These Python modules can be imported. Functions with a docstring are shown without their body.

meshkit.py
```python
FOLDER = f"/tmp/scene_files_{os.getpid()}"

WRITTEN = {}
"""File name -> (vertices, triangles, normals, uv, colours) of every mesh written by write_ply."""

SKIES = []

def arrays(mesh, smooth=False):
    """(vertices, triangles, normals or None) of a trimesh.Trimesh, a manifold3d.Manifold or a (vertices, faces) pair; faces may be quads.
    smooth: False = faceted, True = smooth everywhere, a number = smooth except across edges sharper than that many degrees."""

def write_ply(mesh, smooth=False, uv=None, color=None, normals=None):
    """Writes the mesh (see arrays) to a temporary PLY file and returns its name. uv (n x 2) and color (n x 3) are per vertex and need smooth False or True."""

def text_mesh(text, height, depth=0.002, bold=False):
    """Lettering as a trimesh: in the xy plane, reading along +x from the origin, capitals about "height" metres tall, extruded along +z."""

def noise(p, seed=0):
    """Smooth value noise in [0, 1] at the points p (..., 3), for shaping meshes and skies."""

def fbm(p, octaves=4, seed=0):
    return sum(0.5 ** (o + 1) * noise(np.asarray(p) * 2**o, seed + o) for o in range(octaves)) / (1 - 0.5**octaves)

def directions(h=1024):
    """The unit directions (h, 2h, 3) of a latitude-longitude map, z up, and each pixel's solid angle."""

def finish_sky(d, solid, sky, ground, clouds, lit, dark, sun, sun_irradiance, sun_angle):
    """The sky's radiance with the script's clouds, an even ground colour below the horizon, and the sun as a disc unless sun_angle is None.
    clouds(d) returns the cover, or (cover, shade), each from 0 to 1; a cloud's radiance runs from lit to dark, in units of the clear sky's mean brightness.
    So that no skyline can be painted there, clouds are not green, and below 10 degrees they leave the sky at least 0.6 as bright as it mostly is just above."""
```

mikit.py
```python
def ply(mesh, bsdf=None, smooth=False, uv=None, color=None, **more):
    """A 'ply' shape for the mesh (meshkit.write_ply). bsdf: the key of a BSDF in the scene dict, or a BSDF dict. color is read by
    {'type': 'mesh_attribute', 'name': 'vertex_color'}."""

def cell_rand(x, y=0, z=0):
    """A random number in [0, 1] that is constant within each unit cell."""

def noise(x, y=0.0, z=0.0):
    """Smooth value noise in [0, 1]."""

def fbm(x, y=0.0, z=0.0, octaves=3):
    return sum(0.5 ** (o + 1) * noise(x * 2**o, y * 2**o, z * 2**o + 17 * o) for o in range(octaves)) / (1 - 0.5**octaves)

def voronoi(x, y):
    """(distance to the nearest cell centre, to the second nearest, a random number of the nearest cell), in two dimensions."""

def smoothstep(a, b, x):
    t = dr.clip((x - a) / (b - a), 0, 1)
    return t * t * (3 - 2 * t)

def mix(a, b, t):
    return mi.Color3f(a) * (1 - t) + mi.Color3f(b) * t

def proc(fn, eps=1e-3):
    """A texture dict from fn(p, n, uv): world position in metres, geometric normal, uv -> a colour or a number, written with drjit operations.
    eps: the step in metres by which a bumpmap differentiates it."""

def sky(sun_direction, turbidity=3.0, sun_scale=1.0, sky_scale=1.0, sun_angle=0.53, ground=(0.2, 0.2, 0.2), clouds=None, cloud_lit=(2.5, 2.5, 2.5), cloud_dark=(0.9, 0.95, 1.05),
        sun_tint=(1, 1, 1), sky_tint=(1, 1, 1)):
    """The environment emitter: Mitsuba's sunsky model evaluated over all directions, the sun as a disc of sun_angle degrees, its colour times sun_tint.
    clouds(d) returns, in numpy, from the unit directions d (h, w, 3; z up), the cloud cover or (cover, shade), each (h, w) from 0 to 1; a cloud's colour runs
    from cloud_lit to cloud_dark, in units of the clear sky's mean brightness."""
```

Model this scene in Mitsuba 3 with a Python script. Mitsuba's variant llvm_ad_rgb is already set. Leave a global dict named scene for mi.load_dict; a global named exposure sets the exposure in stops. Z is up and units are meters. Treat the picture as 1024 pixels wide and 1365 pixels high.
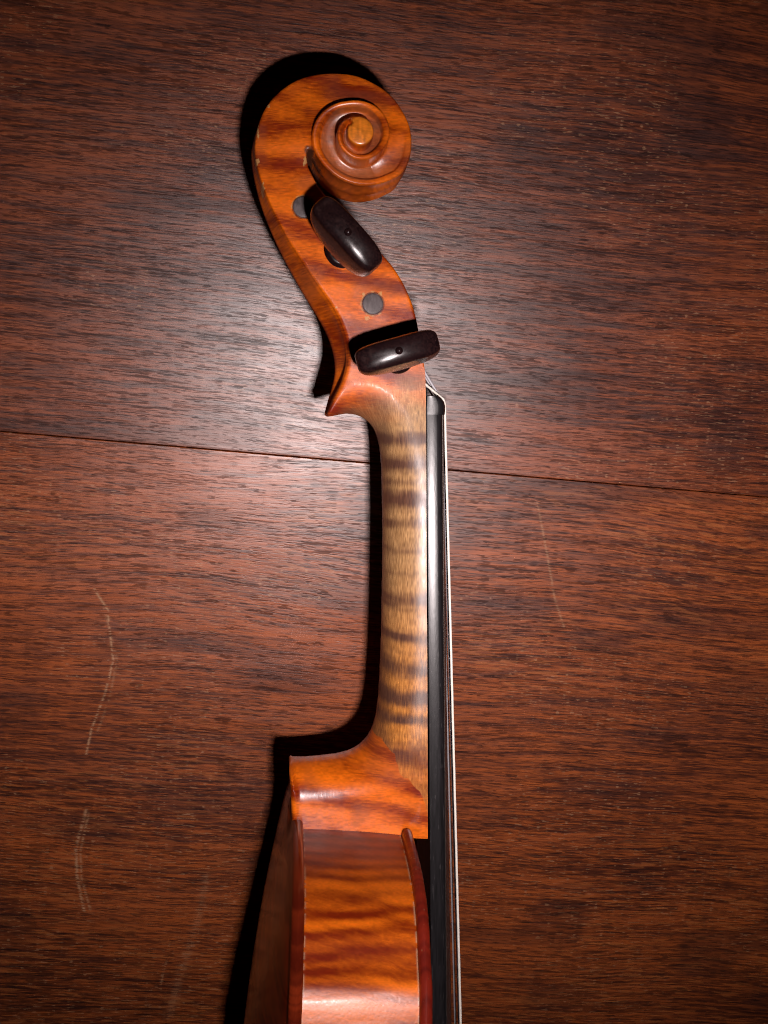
import math
import numpy as np
import trimesh
import shapely
import shapely.geometry as sg
import drjit as dr
import mitsuba as mi
import mikit
import meshkit
from mikit import noise, fbm, smoothstep, mix, cell_rand
from scipy.spatial import Delaunay, cKDTree
from scipy.interpolate import PchipInterpolator, CubicSpline

T = mi.ScalarTransform4f
scene, labels = {}, {}

# ------------------------------------------------------------------ camera, flash, exposure
# Violin frame in millimetres: origin at the nut (bottom of the fingerboard, neck centre line), x from the back of the
# violin to its strings, y along the neck to the scroll, z sideways to the side that lies uppermost.
FOC, DIST = 1472.0, 330.0                       # focal length in pixels of a 1024 wide frame, height of the lens over z = 0
FOOT = (378.0, 570.0)                           # picture point straight under the lens
n_ = np.array([(FOOT[0] - 512) / FOC, (FOOT[1] - 682.5) / FOC, 1.0])
n_ /= np.linalg.norm(n_)
Zc = -n_
Yc = np.array([0, -1.0, 0]) - n_ * (n_ @ np.array([0, -1.0, 0]))
Yc /= np.linalg.norm(Yc)
Xc = np.cross(Yc, Zc)
BAS = np.stack([Xc, Yc, Zc], 1)                 # camera coordinates = BAS @ (P - EYE)


def ray(px, py):
    d = BAS.T @ np.array([(px - 512) / FOC, (py - 682.5) / FOC, 1.0])
    return d / -d[2]


EYE = -DIST * ray(568, 530)


def at(px, py, z):
    return (EYE + ray(px, py) * (DIST - z))[:2]


# the violin rests on the edges of its upper and lower bouts, so its axis leans down to the scroll
BODY_Y = at(540, 1092, 14)[1]                   # top edge of the body
UP_Y, TILT = BODY_Y - 72.0, (99.7 - 80.2) / 211.0
AL = math.atan(TILT)
LIFT = math.cos(AL) * (80.3 + TILT * UP_Y)
ROT = np.array([[1, 0, 0], [0, math.cos(AL), math.sin(AL)], [0, -math.sin(AL), math.cos(AL)]])


def W(p):
    """violin frame (mm) -> world (m); the table's face is z = 0"""
    p = np.asarray(p, float)
    return (p @ ROT.T + np.array([0, 0, LIFT])) / 1000.0


def Wd(d):
    return np.asarray(d, float) @ ROT.T


def table_at(px, py):
    o, d = W(EYE), Wd(ray(px, py))
    return (o - d * (o[2] / d[2]))[:2] * 1000.0


eye_w, fwd, upv = W(EYE), Wd(BAS.T @ np.array([0, 0, 1.0])), Wd(BAS.T @ np.array([0, -1.0, 0]))
right = np.cross(fwd, upv)
scene['camera'] = {'type': 'perspective', 'fov_axis': 'x', 'fov': math.degrees(2 * math.atan(512 / FOC)), 'near_clip': 0.02, 'far_clip': 5.0,
                   'to_world': T().look_at(origin=eye_w.tolist(), target=(eye_w + fwd).tolist(), up=upv.tolist())}
exposure = 0.0
FLASH_POS = eye_w + 0.028 * right - 0.038 * upv + 0.004 * fwd
FLASH_AIM = W([8, -45, 0])
FLASH = 5200.0
FLASH_M = T().look_at(origin=FLASH_POS.tolist(), target=FLASH_AIM.tolist(), up=upv.tolist())
scene['camera_flash__lamp'] = {'type': 'rectangle', 'to_world': FLASH_M @ T().scale([0.0065, 0.004, 1]),
                               'emitter': {'type': 'area', 'radiance': {'type': 'rgb', 'value': [FLASH * 1.0, FLASH * 0.87, FLASH * 0.855]}}}
scene['mat_black_hood'] = {'type': 'diffuse', 'reflectance': {'type': 'rgb', 'value': [0.02, 0.02, 0.02]}}
for side_i, (cx_, cy_, sx_, sy_) in enumerate(((0.0079, 0, 0.001, 0.0064), (-0.0079, 0, 0.001, 0.0064), (0, 0.0054, 0.0069, 0.001), (0, -0.0054, 0.0069, 0.001))):  # added hood round the lamp, deep enough to dim the picture edges
    scene['camera_flash__falloff_hood_side' + ('' if side_i == 0 else '_%03d' % side_i)] = {'type': 'cube', 'bsdf': {'type': 'ref', 'id': 'mat_black_hood'},
                                                                                       'to_world': FLASH_M @ T().translate([cx_, cy_, 0.0028]) @ T().scale([sx_, sy_, 0.0073])}
labels['camera_flash'] = {'label': 'small camera flash above the violin with an added black hood that darkens the picture edges, outside the picture', 'category': 'flash'}


# ------------------------------------------------------------------ materials
def qpos(p):
    """world position -> violin frame in millimetres"""
    x, y, z = p.x * 1000, p.y * 1000, p.z * 1000 - LIFT
    c, s = math.cos(AL), math.sin(AL)
    return x, y * c - z * s, y * s + z * c


def gauss(t, w):
    return dr.exp(-dr.square(t / w))


# --- table
S0, S1 = table_at(0, 575), table_at(1024, 663)
GA = math.atan2(S1[1] - S0[1], S1[0] - S0[0])
GU, GV = np.array([math.cos(GA), math.sin(GA)]), np.array([-math.sin(GA), math.cos(GA)])
SV = float(S0 @ GV)
PLANK = 255.0


def grain(p):
    a = (p.x * GU[0] + p.y * GU[1]) * 1000
    b = (p.x * GV[0] + p.y * GV[1]) * 1000 - SV
    k = dr.floor(b / PLANK)
    b2 = b + 4.5 * (noise(a / 70, b / 50, k) - 0.5) + 0.6 * noise(a / 14, b / 9, k + 3)
    return a + 173 * k, b2, k


def pores(p):
    a, b, k = grain(p)
    b = b + 0.22 * noise(a / 1.7, b / 0.8, 13.0)
    d1 = noise(a / 3.6, b / 0.24, 5.0) * 0.7 + noise(a / 1.6, b / 0.17, 9.0) * 0.3
    d2 = noise(a / 6.5, b / 0.40, 25.0) * 0.7 + noise(a / 1.5, b / 0.22, 29.0) * 0.3
    dens = 0.16 * (noise(a / 30, b / 3, 2.0) - 0.5)
    return dr.maximum(0.8 * smoothstep(0.54, 0.73, d1 + dens), smoothstep(0.64, 0.77, d2 + dens))


SCR = []                                        # pale scuffs on the varnish: polylines in table millimetres, half width, strength
for pts, wd, st in (([(126, 786), (143, 812), (151, 880), (140, 925), (122, 972), (115, 1005)], 0.45, .8),
                    ([(138, 808), (156, 880), (146, 930), (130, 975)], 0.5, .3),
                    ([(115, 1080), (101, 1130), (103, 1170), (112, 1214)], 0.6, .75),
                    ([(118, 1085), (107, 1135), (109, 1172), (120, 1212)], 0.5, .5),
                    ([(716, 668), (728, 730), (740, 800), (752, 835)], 0.45, .4),
                    ([(275, 1170), (262, 1235), (240, 1300), (226, 1352)], 1.6, .25),
                    ([(222, 1282), (214, 1312)], 0.5, .35)):
    SCR.append(([table_at(*q) for q in pts], wd, st))


def scuff(p):
    x, y = p.x * 1000, p.y * 1000
    out = mi.Float(0)
    for pts, wd, st in SCR:
        for (ax, ay), (bx, by) in zip(pts[:-1], pts[1:]):
            ex, ey = bx - ax, by - ay
            t = dr.clip(((x - ax) * ex + (y - ay) * ey) / (ex * ex + ey * ey), 0, 1)
            d = dr.sqrt(dr.square(x - ax - t * ex) + dr.square(y - ay - t * ey))
            out = dr.maximum(out, st * dr.exp(-dr.square(d / wd)))
    a, b, k = grain(p)
    brk = smoothstep(0.25, 0.5, noise(a / 2.0, b / 0.4, 21.0))
    fleck = smoothstep(0.80, 0.90, noise(a / 1.8, b / 0.32, 31.0)) * smoothstep(0.35, 0.70, noise(a / 35, b / 26, 33.0)) * 0.42
    return dr.clip(out * brk + fleck, 0, 1)


def table_col(p, n, uv):
    a, b, k = grain(p)
    s1 = noise(a / 34, b / 1.0, 1.0)
    s2 = noise(a / 8, b / 0.42, 4.0)
    s3 = noise(a / 60, b / 30, 6.0)
    s4 = noise(a / 3.2, b / 0.24, 8.0)
    t = dr.clip(0.36 * s1 + 0.34 * s2 + 0.32 * s4 + 0.35 * (s3 - 0.5), 0, 1)
    c = mix((0.080, 0.0180, 0.0080), (0.40, 0.092, 0.0195), smoothstep(0.16, 0.87, t))
    ray = smoothstep(0.66, 0.80, noise((a + 2.5 * b) / 6.5, b / 0.75, 41.0)) * smoothstep(0.40, 0.75, noise(a / 60, b / 35, 43.0)) * dr.select(k < 0, 1.0, 0.25)
    c = mix(c, mi.Color3f(0.44, 0.130, 0.034), 0.55 * ray)
    c = mix(c, c * mi.Color3f(0.80, 0.80, 1.0), dr.select(k >= 0, 1.0, 0.0))
    dark = smoothstep(0.60, 0.85, noise(a / 30, b / 12, 12.0))
    c = mix(c, mi.Color3f(0.035, 0.012, 0.011), 0.40 * dark)
    return mix(c, mi.Color3f(0.52, 0.27, 0.14), scuff(p))


def table_rough(p, n, uv):
    a, b, k = grain(p)
    return 0.310 + 0.06 * noise(a / 9, b / 2, 15.0) + 0.07 * fbm(p.x * 14, p.y * 17, 51.0)


def table_h(p, n, uv):
    a, b, k = grain(p)
    return -0.000010 * pores(p) + 0.000014 * noise(a / 12, b / 1.1, 3.0) + 0.000010 * noise(a / 2.2, b / 0.35, 53.0) + 0.00016 * noise(a / 30, b / 9, 7.0)


scene['mat_pore'] = {'type': 'diffuse', 'reflectance': {'type': 'rgb', 'value': [0.016, 0.009, 0.009]}}
scene['mat_varnished_oak'] = {'type': 'principled', 'base_color': mikit.proc(table_col), 'roughness': mikit.proc(table_rough), 'eta': 1.72}
scene['mat_oak_mix'] = {'type': 'blendbsdf', 'weight': mikit.proc(lambda p, n, uv: 0.62 * pores(p)), 'a': {'type': 'ref', 'id': 'mat_varnished_oak'}, 'b': {'type': 'ref', 'id': 'mat_pore'}}
scene['mat_table'] = {'type': 'bumpmap', 'arbitrary': mikit.proc(table_h, eps=8e-5), 'scale': 1.0, 'bsdf': {'type': 'ref', 'id': 'mat_oak_mix'}}

# --- carving of the volute (numbers used by its shape and by the brown tint in its channel)
# rim of the volute from the left of the first turn, clockwise: (px, py, z of the rim)
SPIRAL = [(339, 196, 9.4), (343, 170, 9.1), (354, 142, 8.7), (371, 122, 8.2), (394, 106, 7.9), (420, 98, 7.7), (448, 96, 7.7), (474, 99, 7.8), (500, 110, 8.0), (521, 125, 8.4), (538, 148, 8.9), (548, 174, 9.5),
          (549, 193, 10.0), (545, 214, 10.6), (536, 229, 11.2), (521, 238, 11.7), (498, 245, 12.2), (475, 244.5, 12.7), (456, 238, 13.1), (439, 226, 13.5), (426, 211, 13.8), (418, 195, 14.1), (416, 181, 14.4),
          (419, 164, 14.7), (430, 147, 15.0), (446, 136.5, 15.3), (465, 132, 15.6), (486, 133, 15.9), (503, 141, 16.3), (515, 155, 16.7), (520, 173, 17.1), (516.5, 189, 17.5), (506, 202, 17.9), (492, 210, 18.3), (477, 211, 18.7),
          (463, 204.5, 19.1), (452.5, 191, 19.5), (449.5, 177, 19.8), (454, 163, 20.1), (464, 155.5, 20.3), (478, 153, 20.5), (491, 158, 20.7), (498, 170, 20.8), (495.5, 184, 20.9), (486, 192.5, 21.0), (474, 191.5, 21.0), (465.5, 184, 21.0), (463, 174, 21.0), (465.5, 165, 21.0)]
I_E0 = 39
CEN = at(480, 174, 20)
sp = np.array([[*at(x, y, z), z] for x, y, z in SPIRAL])
ang = np.unwrap(-np.arctan2(sp[:, 1] - CEN[1], sp[:, 0] - CEN[0]))
ang += 2 * np.pi * round((-np.pi - ang[0]) / (2 * np.pi))
rad_ = np.linalg.norm(sp[:, :2] - CEN, axis=1)
R_OF, Z_OF = PchipInterpolator(ang, rad_), PchipInterpolator(ang, sp[:, 2])
TH_END = ang[-1]
TH_E0 = ang[I_E0]



POLY_T = np.linspace(-0.6, TH_END, 400)
POLY = np.polyfit((POLY_T - 5.0) / 6.0, R_OF(np.clip(POLY_T, ang[0], TH_END)), 9)


def spiral_r(th):
    t = (dr.clip(th, -0.6, float(TH_END)) - 5.0) / 6.0
    out = mi.Float(float(POLY[0])) + 0 * t
    for c in POLY[1:]:
        out = out * t + float(c)
    return out


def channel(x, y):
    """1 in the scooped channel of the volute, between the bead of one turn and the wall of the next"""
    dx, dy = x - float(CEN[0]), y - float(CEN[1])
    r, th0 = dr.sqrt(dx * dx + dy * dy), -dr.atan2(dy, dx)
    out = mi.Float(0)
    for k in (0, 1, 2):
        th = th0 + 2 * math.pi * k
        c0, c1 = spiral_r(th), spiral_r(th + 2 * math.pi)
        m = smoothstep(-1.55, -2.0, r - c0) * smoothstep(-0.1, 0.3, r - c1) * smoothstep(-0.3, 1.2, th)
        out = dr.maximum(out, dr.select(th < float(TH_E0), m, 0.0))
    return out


# --- figured maple of neck, pegbox, scroll and ribs
BANDS = [(585, 2.0, 1.0), (616, 2.4, 1.0), (641, 1.6, .6), (665, 3.0, 1.0), (696, 2.2, .7), (733, 2.0, .6), (760, 1.5, .4), (798, 2.7, .9),
         (847, 2.0, .85), (866, 1.2, .3), (886, 2.7, .9), (924, 2.6, 1.0), (952, 2.1, .85), (1000, 4.2, .8)]
BANDS = [(float(at(540, y, 8)[1]), w * 1.05, s) for y, w, s in BANDS]
HOLES = [at(405, 276, 11.2), at(497, 405, 12.2)]
CHIPS = [(341, 216, 9.8, 1.0, .9), (349.5, 251, 10.4, .65, 1.3), (344, 176, 9.6, .25, 1.6), (407, 215, 10.2, .5, 1.2), (423, 247, 10.6, .5, .5),
         (358, 142, 8, .5, .5), (489, 424, 12.3, .6, .5), (508, 391, 12.3, .35, .5), (485, 392, 12.3, .3, .6), (449, 410, 12.3, .35, .4), (537, 446, 12, .5, .5)]
CEN = at(480, 175, 20)
CHIPS = [(*map(float, at(x, y, z)), a, b) for x, y, z, a, b in CHIPS]
Y_UP0, Y_UP1 = float(at(540, 482, 12)[1]), float(at(540, 562, 12)[1])
HEEL_LINE = [tuple(map(float, at(x, y, 14))) for x, y in ((495, 985), (512, 992), (526, 1006), (533, 1030), (547, 1040), (559, 1054), (566, 1066), (570, 1090))]


THROAT = [tuple(map(float, at(412, 200, 10))), tuple(map(float, at(434, 243, 10)))]
THROAT_D = (THROAT[1][0] - THROAT[0][0], THROAT[1][1] - THROAT[0][1])
THROAT_L2 = THROAT_D[0] ** 2 + THROAT_D[1] ** 2


def flame(x, y, s):
    w = y + 0.10 * x * s + 2.2 * (noise(x / 9, y / 14, 3.0) - 0.5) + 0.7 * (noise(x / 1.5, y / 2.5, 5.0) - 0.5)
    return w


def neck_col(p, n, uv):
    x, y, z = qpos(p)
    xx = x + 0.6 * z
    # varnished head and heel
    w = flame(x, y, 1.0)
    f = 0.58 * noise(w / 5.2, x / 30, 1.0) + 0.20 * noise(w / 1.7, x / 11, 2.0) + 0.22 * noise(y / 0.30, x / 1.6, 6.0)
    blot = noise(x / 8, y / 8, 11.0)
    wav = dr.cos(2 * math.pi * (y + 0.22 * x + 5 * (noise(x / 12, y / 12, 31.0) - 0.5)) / 8.6) * (0.4 + 0.9 * noise(x / 10, y / 6, 33.0))
    t = smoothstep(0.16, 0.84, f + 0.22 * (blot - 0.5) + 0.17 * wav)
    red = mix((0.20, 0.016, 0.0020), (0.78, 0.152, 0.005), t)
    red = mix(red, mi.Color3f(0.22, 0.060, 0.028), 0.40 * smoothstep(0.58, 0.85, noise(x / 7 + 4, y / 5, 14.0)))
    eye = smoothstep(4.2, 3.4, dr.sqrt(dr.square(x - float(CEN[0])) + dr.square(y - float(CEN[1])))) * smoothstep(19.5, 20.2, z)
    red = mix(red, mi.Color3f(0.80, 0.24, 0.020) * (0.7 + 0.5 * noise(x / 0.6, y / 2.0, 18.0)), 0.8 * eye)
    red = red * (0.86 + 0.28 * noise(x / 0.8, y / 0.3, 17.0))
    # bare, worn neck
    yw = y + 0.9 * (noise(xx / 6, y / 9, 7.0) - 0.5) + 0.25 * (noise(xx / 0.6, y / 1.0, 8.0) - 0.5)
    d = mi.Float(0)
    for yb, wb, sb in BANDS:
        d = dr.maximum(d, sb * gauss(yw - yb, wb) * (0.85 + 0.3 * noise(xx / 5, yb, 9.0)))
    d = smoothstep(0.05, 0.98, d + 0.34 * (noise(yw / 1.3, xx / 10, 19.0) - 0.5) + 0.22 * (noise(xx / 0.5, y / 2.2, 39.0) - 0.5))
    fib = noise(xx / 0.22, y / 1.6, 10.0)
    fib2 = noise(xx / 0.35, y / 0.9, 20.0)
    warm = smoothstep(-45.0, -95.0, y)
    gold = mix(mix((0.26, 0.132, 0.052), (0.50, 0.280, 0.118), fib), mix((0.32, 0.110, 0.022), (0.66, 0.265, 0.058), fib), warm)
    gold = gold * (0.80 + 0.4 * fib2)
    dark = mix((0.070, 0.031, 0.022), (0.150, 0.066, 0.038), fib)
    bare = mix(gold, dark, d)
    # where the varnish has worn off
    up = smoothstep(Y_UP0, Y_UP1, y + 5.0 * (noise(x / 4, y / 4, 12.0) - 0.5) - 0.42 * dr.minimum(x + 6, 0) * -1.0)
    m = dr.select(Y_UP1 < Y_UP0, smoothstep(0.0, 1.0, (Y_UP0 - y + 4 * (noise(x / 4, y / 4, 12.0) - 0.5) + 0.55 * dr.minimum(x + 7, 0)) / (Y_UP0 - Y_UP1)), up)
    lim = mi.Float(HEEL_LINE[0][1]) + 0 * x
    for (ax, ay), (bx, by) in zip(HEEL_LINE[:-1], HEEL_LINE[1:]):
        lim = dr.select((x >= ax) & (x < bx), ay + (by - ay) * (x - ax) / (bx - ax), lim)
    lim = dr.select(x >= HEEL_LINE[-1][0], -1e3, lim)
    lim = lim + dr.select(x < HEEL_LINE[0][0], 0.7 * (HEEL_LINE[0][0] - x), 0.0)
    low = smoothstep(-0.35, 0.35, y - lim + 1.2 * (noise(x / 1.5, y / 1.5, 13.0) - 0.5))
    c = mix(red, bare, m * low * (0.62 + 0.38 * smoothstep(HEEL_LINE[0][1] - 12, HEEL_LINE[0][1] + 2, y)))
    # volute channel, its throat and the neck edge: dirt with light and shade painted in
    chan_tint = channel(x, y) * dr.select(z > 6, 1.0, 0.0) * (0.55 + 0.45 * noise(x / 3, y / 3, 24.0))
    c = mix(c, mix((0.16, 0.062, 0.032), (0.26, 0.105, 0.050), noise(x / 0.7, y / 0.7, 25.0)), 0.75 * chan_tint)  # gloss reflection and dirt of the channel, painted as one brown
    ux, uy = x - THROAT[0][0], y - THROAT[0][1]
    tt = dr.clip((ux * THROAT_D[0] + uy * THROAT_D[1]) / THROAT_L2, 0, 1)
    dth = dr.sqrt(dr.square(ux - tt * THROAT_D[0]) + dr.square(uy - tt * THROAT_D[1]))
    throat_dark = smoothstep(1.7, 0.9, dth + 0.5 * (noise(x / 0.6, y / 0.6, z / 0.6) - 0.5)) * smoothstep(13.0, 9.5, z)
    c = mix(c, mi.Color3f(0.045, 0.026, 0.020), 0.9 * throat_dark)  # shadow in the throat painted in together with dirt
    c = mix(c, mi.Color3f(0.085, 0.040, 0.026), 0.55 * m * low * smoothstep(-9.8, -13.2, x + 1.2 * (noise(x / 2, y / 4, 28.0) - 0.5)))  # hand dirt plus the shading of the rounded edge, put into the colour
    # chips down to pale wood
    ch = mi.Float(0)
    for cx, cy, a, b in CHIPS:
        ch = dr.maximum(ch, smoothstep(1.25, 0.75, dr.sqrt(dr.square((x - cx) / a) + dr.square((y - cy) / b)) + 1.3 * (noise(x / 0.45, y / 0.45, 15.0) - 0.5)))
    for (hx, hy) in HOLES:
        r = dr.sqrt(dr.square(x - hx) + dr.square(y - hy))
        ring = gauss(r - 3.42, 0.22) * smoothstep(0.46, 0.72, noise(x / 0.9, y / 0.9, 16.0)) * 0.8
        ch = dr.maximum(ch, ring)
    gap = mi.Float(0)
    for (hx, hy) in HOLES:
        r = dr.sqrt(dr.square(x - hx) + dr.square(y - hy))
        gap = dr.maximum(gap, gauss(r - 3.22, 0.20) * (0.6 + 0.4 * noise(x / 0.6, y / 0.6, 26.0)))
    ch = ch * dr.select(z > 4, 1.0, 0.0)
    c = mix(c, mi.Color3f(0.012, 0.007, 0.006), gap * dr.select(z > 4, 0.95, 0.0))
    return mix(c, mi.Color3f(0.58, 0.33, 0.12), 0.7 * ch)


def neck_rough(p, n, uv):
    x, y, z = qpos(p)
    bare = smoothstep(Y_UP0 + 2, Y_UP1, y) * smoothstep(HEEL_LINE[0][1] - 8, HEEL_LINE[0][1] + 2, y)
    up = smoothstep(Y_UP0 + 8, Y_UP0 - 1, y) * smoothstep(Y_UP1 - 16, Y_UP1, y)
    return 0.26 + 0.10 * bare + 0.20 * up + 0.06 * noise(x / 2, y / 2, 23.0)


def neck_h(p, n, uv):
    x, y, z = qpos(p)
    return 0.00009 * noise(x / 5, y / 4, 3.0) + 0.000007 * noise(x / 0.4, y / 0.9, 5.0)


scene['mat_neck_wood'] = {'type': 'principled', 'base_color': mikit.proc(neck_col), 'roughness': mikit.proc(neck_rough), 'specular': 0.5, 'clearcoat': 0.09, 'clearcoat_gloss': 0.9}
scene['mat_neck'] = {'type': 'twosided', 'bsdf': {'type': 'bumpmap', 'arbitrary': mikit.proc(neck_h, eps=8e-5), 'scale': 1.0, 'bsdf': {'type': 'ref', 'id': 'mat_neck_wood'}}}

XB_IN = float(at(405, 1140, 20)[0])
XT_IN = float(at(537, 1140, 20)[0])


def rib_col(p, n, uv):
    x, y, z = qpos(p)
    s = y - 0.35 * z                            # along the bent strip
    w = s + 0.10 * x + 1.6 * (noise(x / 6, s / 8, 3.0) - 0.5)
    f = 0.58 * noise(w / 4.4, x / 34, 1.0) + 0.20 * noise(w / 1.7, x / 12, 2.0) + 0.12 * noise(w / 0.7 + x / 5, x / 4, 6.0) + 0.10 * noise(w / 0.35 + x / 2, x / 1.1, 16.0)
    sl = z + 0.6 * (float(BODY_Y) - y) - 0.05 * x
    wav = dr.cos(2 * math.pi * (sl + 5.0 * (noise(x / 12, s / 9, 31.0) - 0.5)) / 6.4) * (0.5 + 0.8 * noise(x / 16, s / 5, 33.0))
    t = smoothstep(0.10, 0.88, f + 0.15 * wav)
    red = smoothstep(58.0, 24.0, z + 9 * (noise(x / 9, z / 12, 27.0) - 0.5)) * 0.85  # redder varnish towards the neck, with grazing-light darkness painted in
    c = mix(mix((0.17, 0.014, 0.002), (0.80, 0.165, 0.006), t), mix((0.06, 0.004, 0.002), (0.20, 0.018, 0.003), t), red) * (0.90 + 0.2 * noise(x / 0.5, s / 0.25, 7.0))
    x = x - (y - float(BODY_Y)) * math.sin(math.radians(3.0))
    e = dr.maximum(gauss(x - XB_IN, 0.35), gauss(x - XT_IN, 0.30)) * smoothstep(0.25, 0.6, noise(s / 1.3, z / 1.3, 9.0))
    return mix(c, mi.Color3f(0.40, 0.27, 0.17), 0.6 * e)


def rib_h(p, n, uv):
    x, y, z = qpos(p)
    return 0.00006 * noise(x / 6, y / 1.5, 3.0) + 0.00001 * noise(x / 0.5, y / 0.5, 5.0)


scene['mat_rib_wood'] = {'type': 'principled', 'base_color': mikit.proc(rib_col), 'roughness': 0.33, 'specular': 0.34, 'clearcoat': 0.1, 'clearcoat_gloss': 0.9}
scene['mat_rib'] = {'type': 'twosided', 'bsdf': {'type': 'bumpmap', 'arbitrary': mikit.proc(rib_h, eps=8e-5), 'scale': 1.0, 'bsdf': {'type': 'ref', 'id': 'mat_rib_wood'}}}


def back_col(p, n, uv):
    x, y, z = qpos(p)
    w = y + 0.12 * z + 2.0 * (noise(z / 8, y / 8, 3.0) - 0.5)
    f = 0.6 * noise(w / 3.0, z / 24, 1.0) + 0.4 * noise(w / 1.1, z / 8, 2.0)
    return mix((0.08, 0.008, 0.003), (0.17, 0.020, 0.005), smoothstep(0.3, 0.7, f))


def top_col(p, n, uv):
    x, y, z = qpos(p)
    f = 0.7 * noise(z / 0.9, y / 40, 1.0) + 0.3 * noise(z / 4, y / 14, 2.0)
    c = mix((0.10, 0.007, 0.004), (0.22, 0.016, 0.006), f)
    wear = smoothstep(0.86, 0.95, noise(x / 0.5, y / 0.9, z / 0.9))
    return mix(c, mi.Color3f(0.4, 0.2, 0.1), 0.35 * wear)


scene['mat_back'] = {'type': 'twosided', 'bsdf': {'type': 'principled', 'base_color': mikit.proc(back_col), 'roughness': 0.16, 'specular': 0.4}}
scene['mat_top'] = {'type': 'twosided', 'bsdf': {'type': 'principled', 'base_color': mikit.proc(top_col), 'roughness': 0.3, 'specular': 0.5, 'clearcoat': 0.5, 'clearcoat_gloss': 0.9}}


def ebony_col(p, n, uv):
    x, y, z = qpos(p)
    f = noise(x / 0.35, y / 5, z / 0.35)
    scr = smoothstep(0.86, 0.93, noise(x / 0.25, y / 3.0, 41.0))
    return mix(mix((0.006, 0.0055, 0.006), (0.018, 0.016, 0.018), f), mi.Color3f(0.05, 0.046, 0.046), 0.6 * scr)


def ebony_h(p, n, uv):
    x, y, z = qpos(p)
    return 0.000006 * noise(x / 0.3, y / 1.4, z / 0.3)


scene['mat_ebony_wood'] = {'type': 'principled', 'base_color': mikit.proc(ebony_col), 'roughness': 0.28, 'specular': 0.42}
scene['mat_ebony'] = {'type': 'twosided', 'bsdf': {'type': 'bumpmap', 'arbitrary': mikit.proc(ebony_h, eps=8e-5), 'scale': 1.0, 'bsdf': {'type': 'ref', 'id': 'mat_ebony_wood'}}}


def peg_col(p, n, uv):
    x, y, z = qpos(p)
    f = noise(x / 0.35 + 0.4 * z, y / 0.35, z / 3)
    w = smoothstep(0.62, 0.9, fbm(x / 2.2, y / 2.2, z / 2.2)) * 0.6
    return mix(mix((0.005, 0.0022, 0.003), (0.020, 0.008, 0.008), f), mi.Color3f(0.040, 0.021, 0.019), w)


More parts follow.
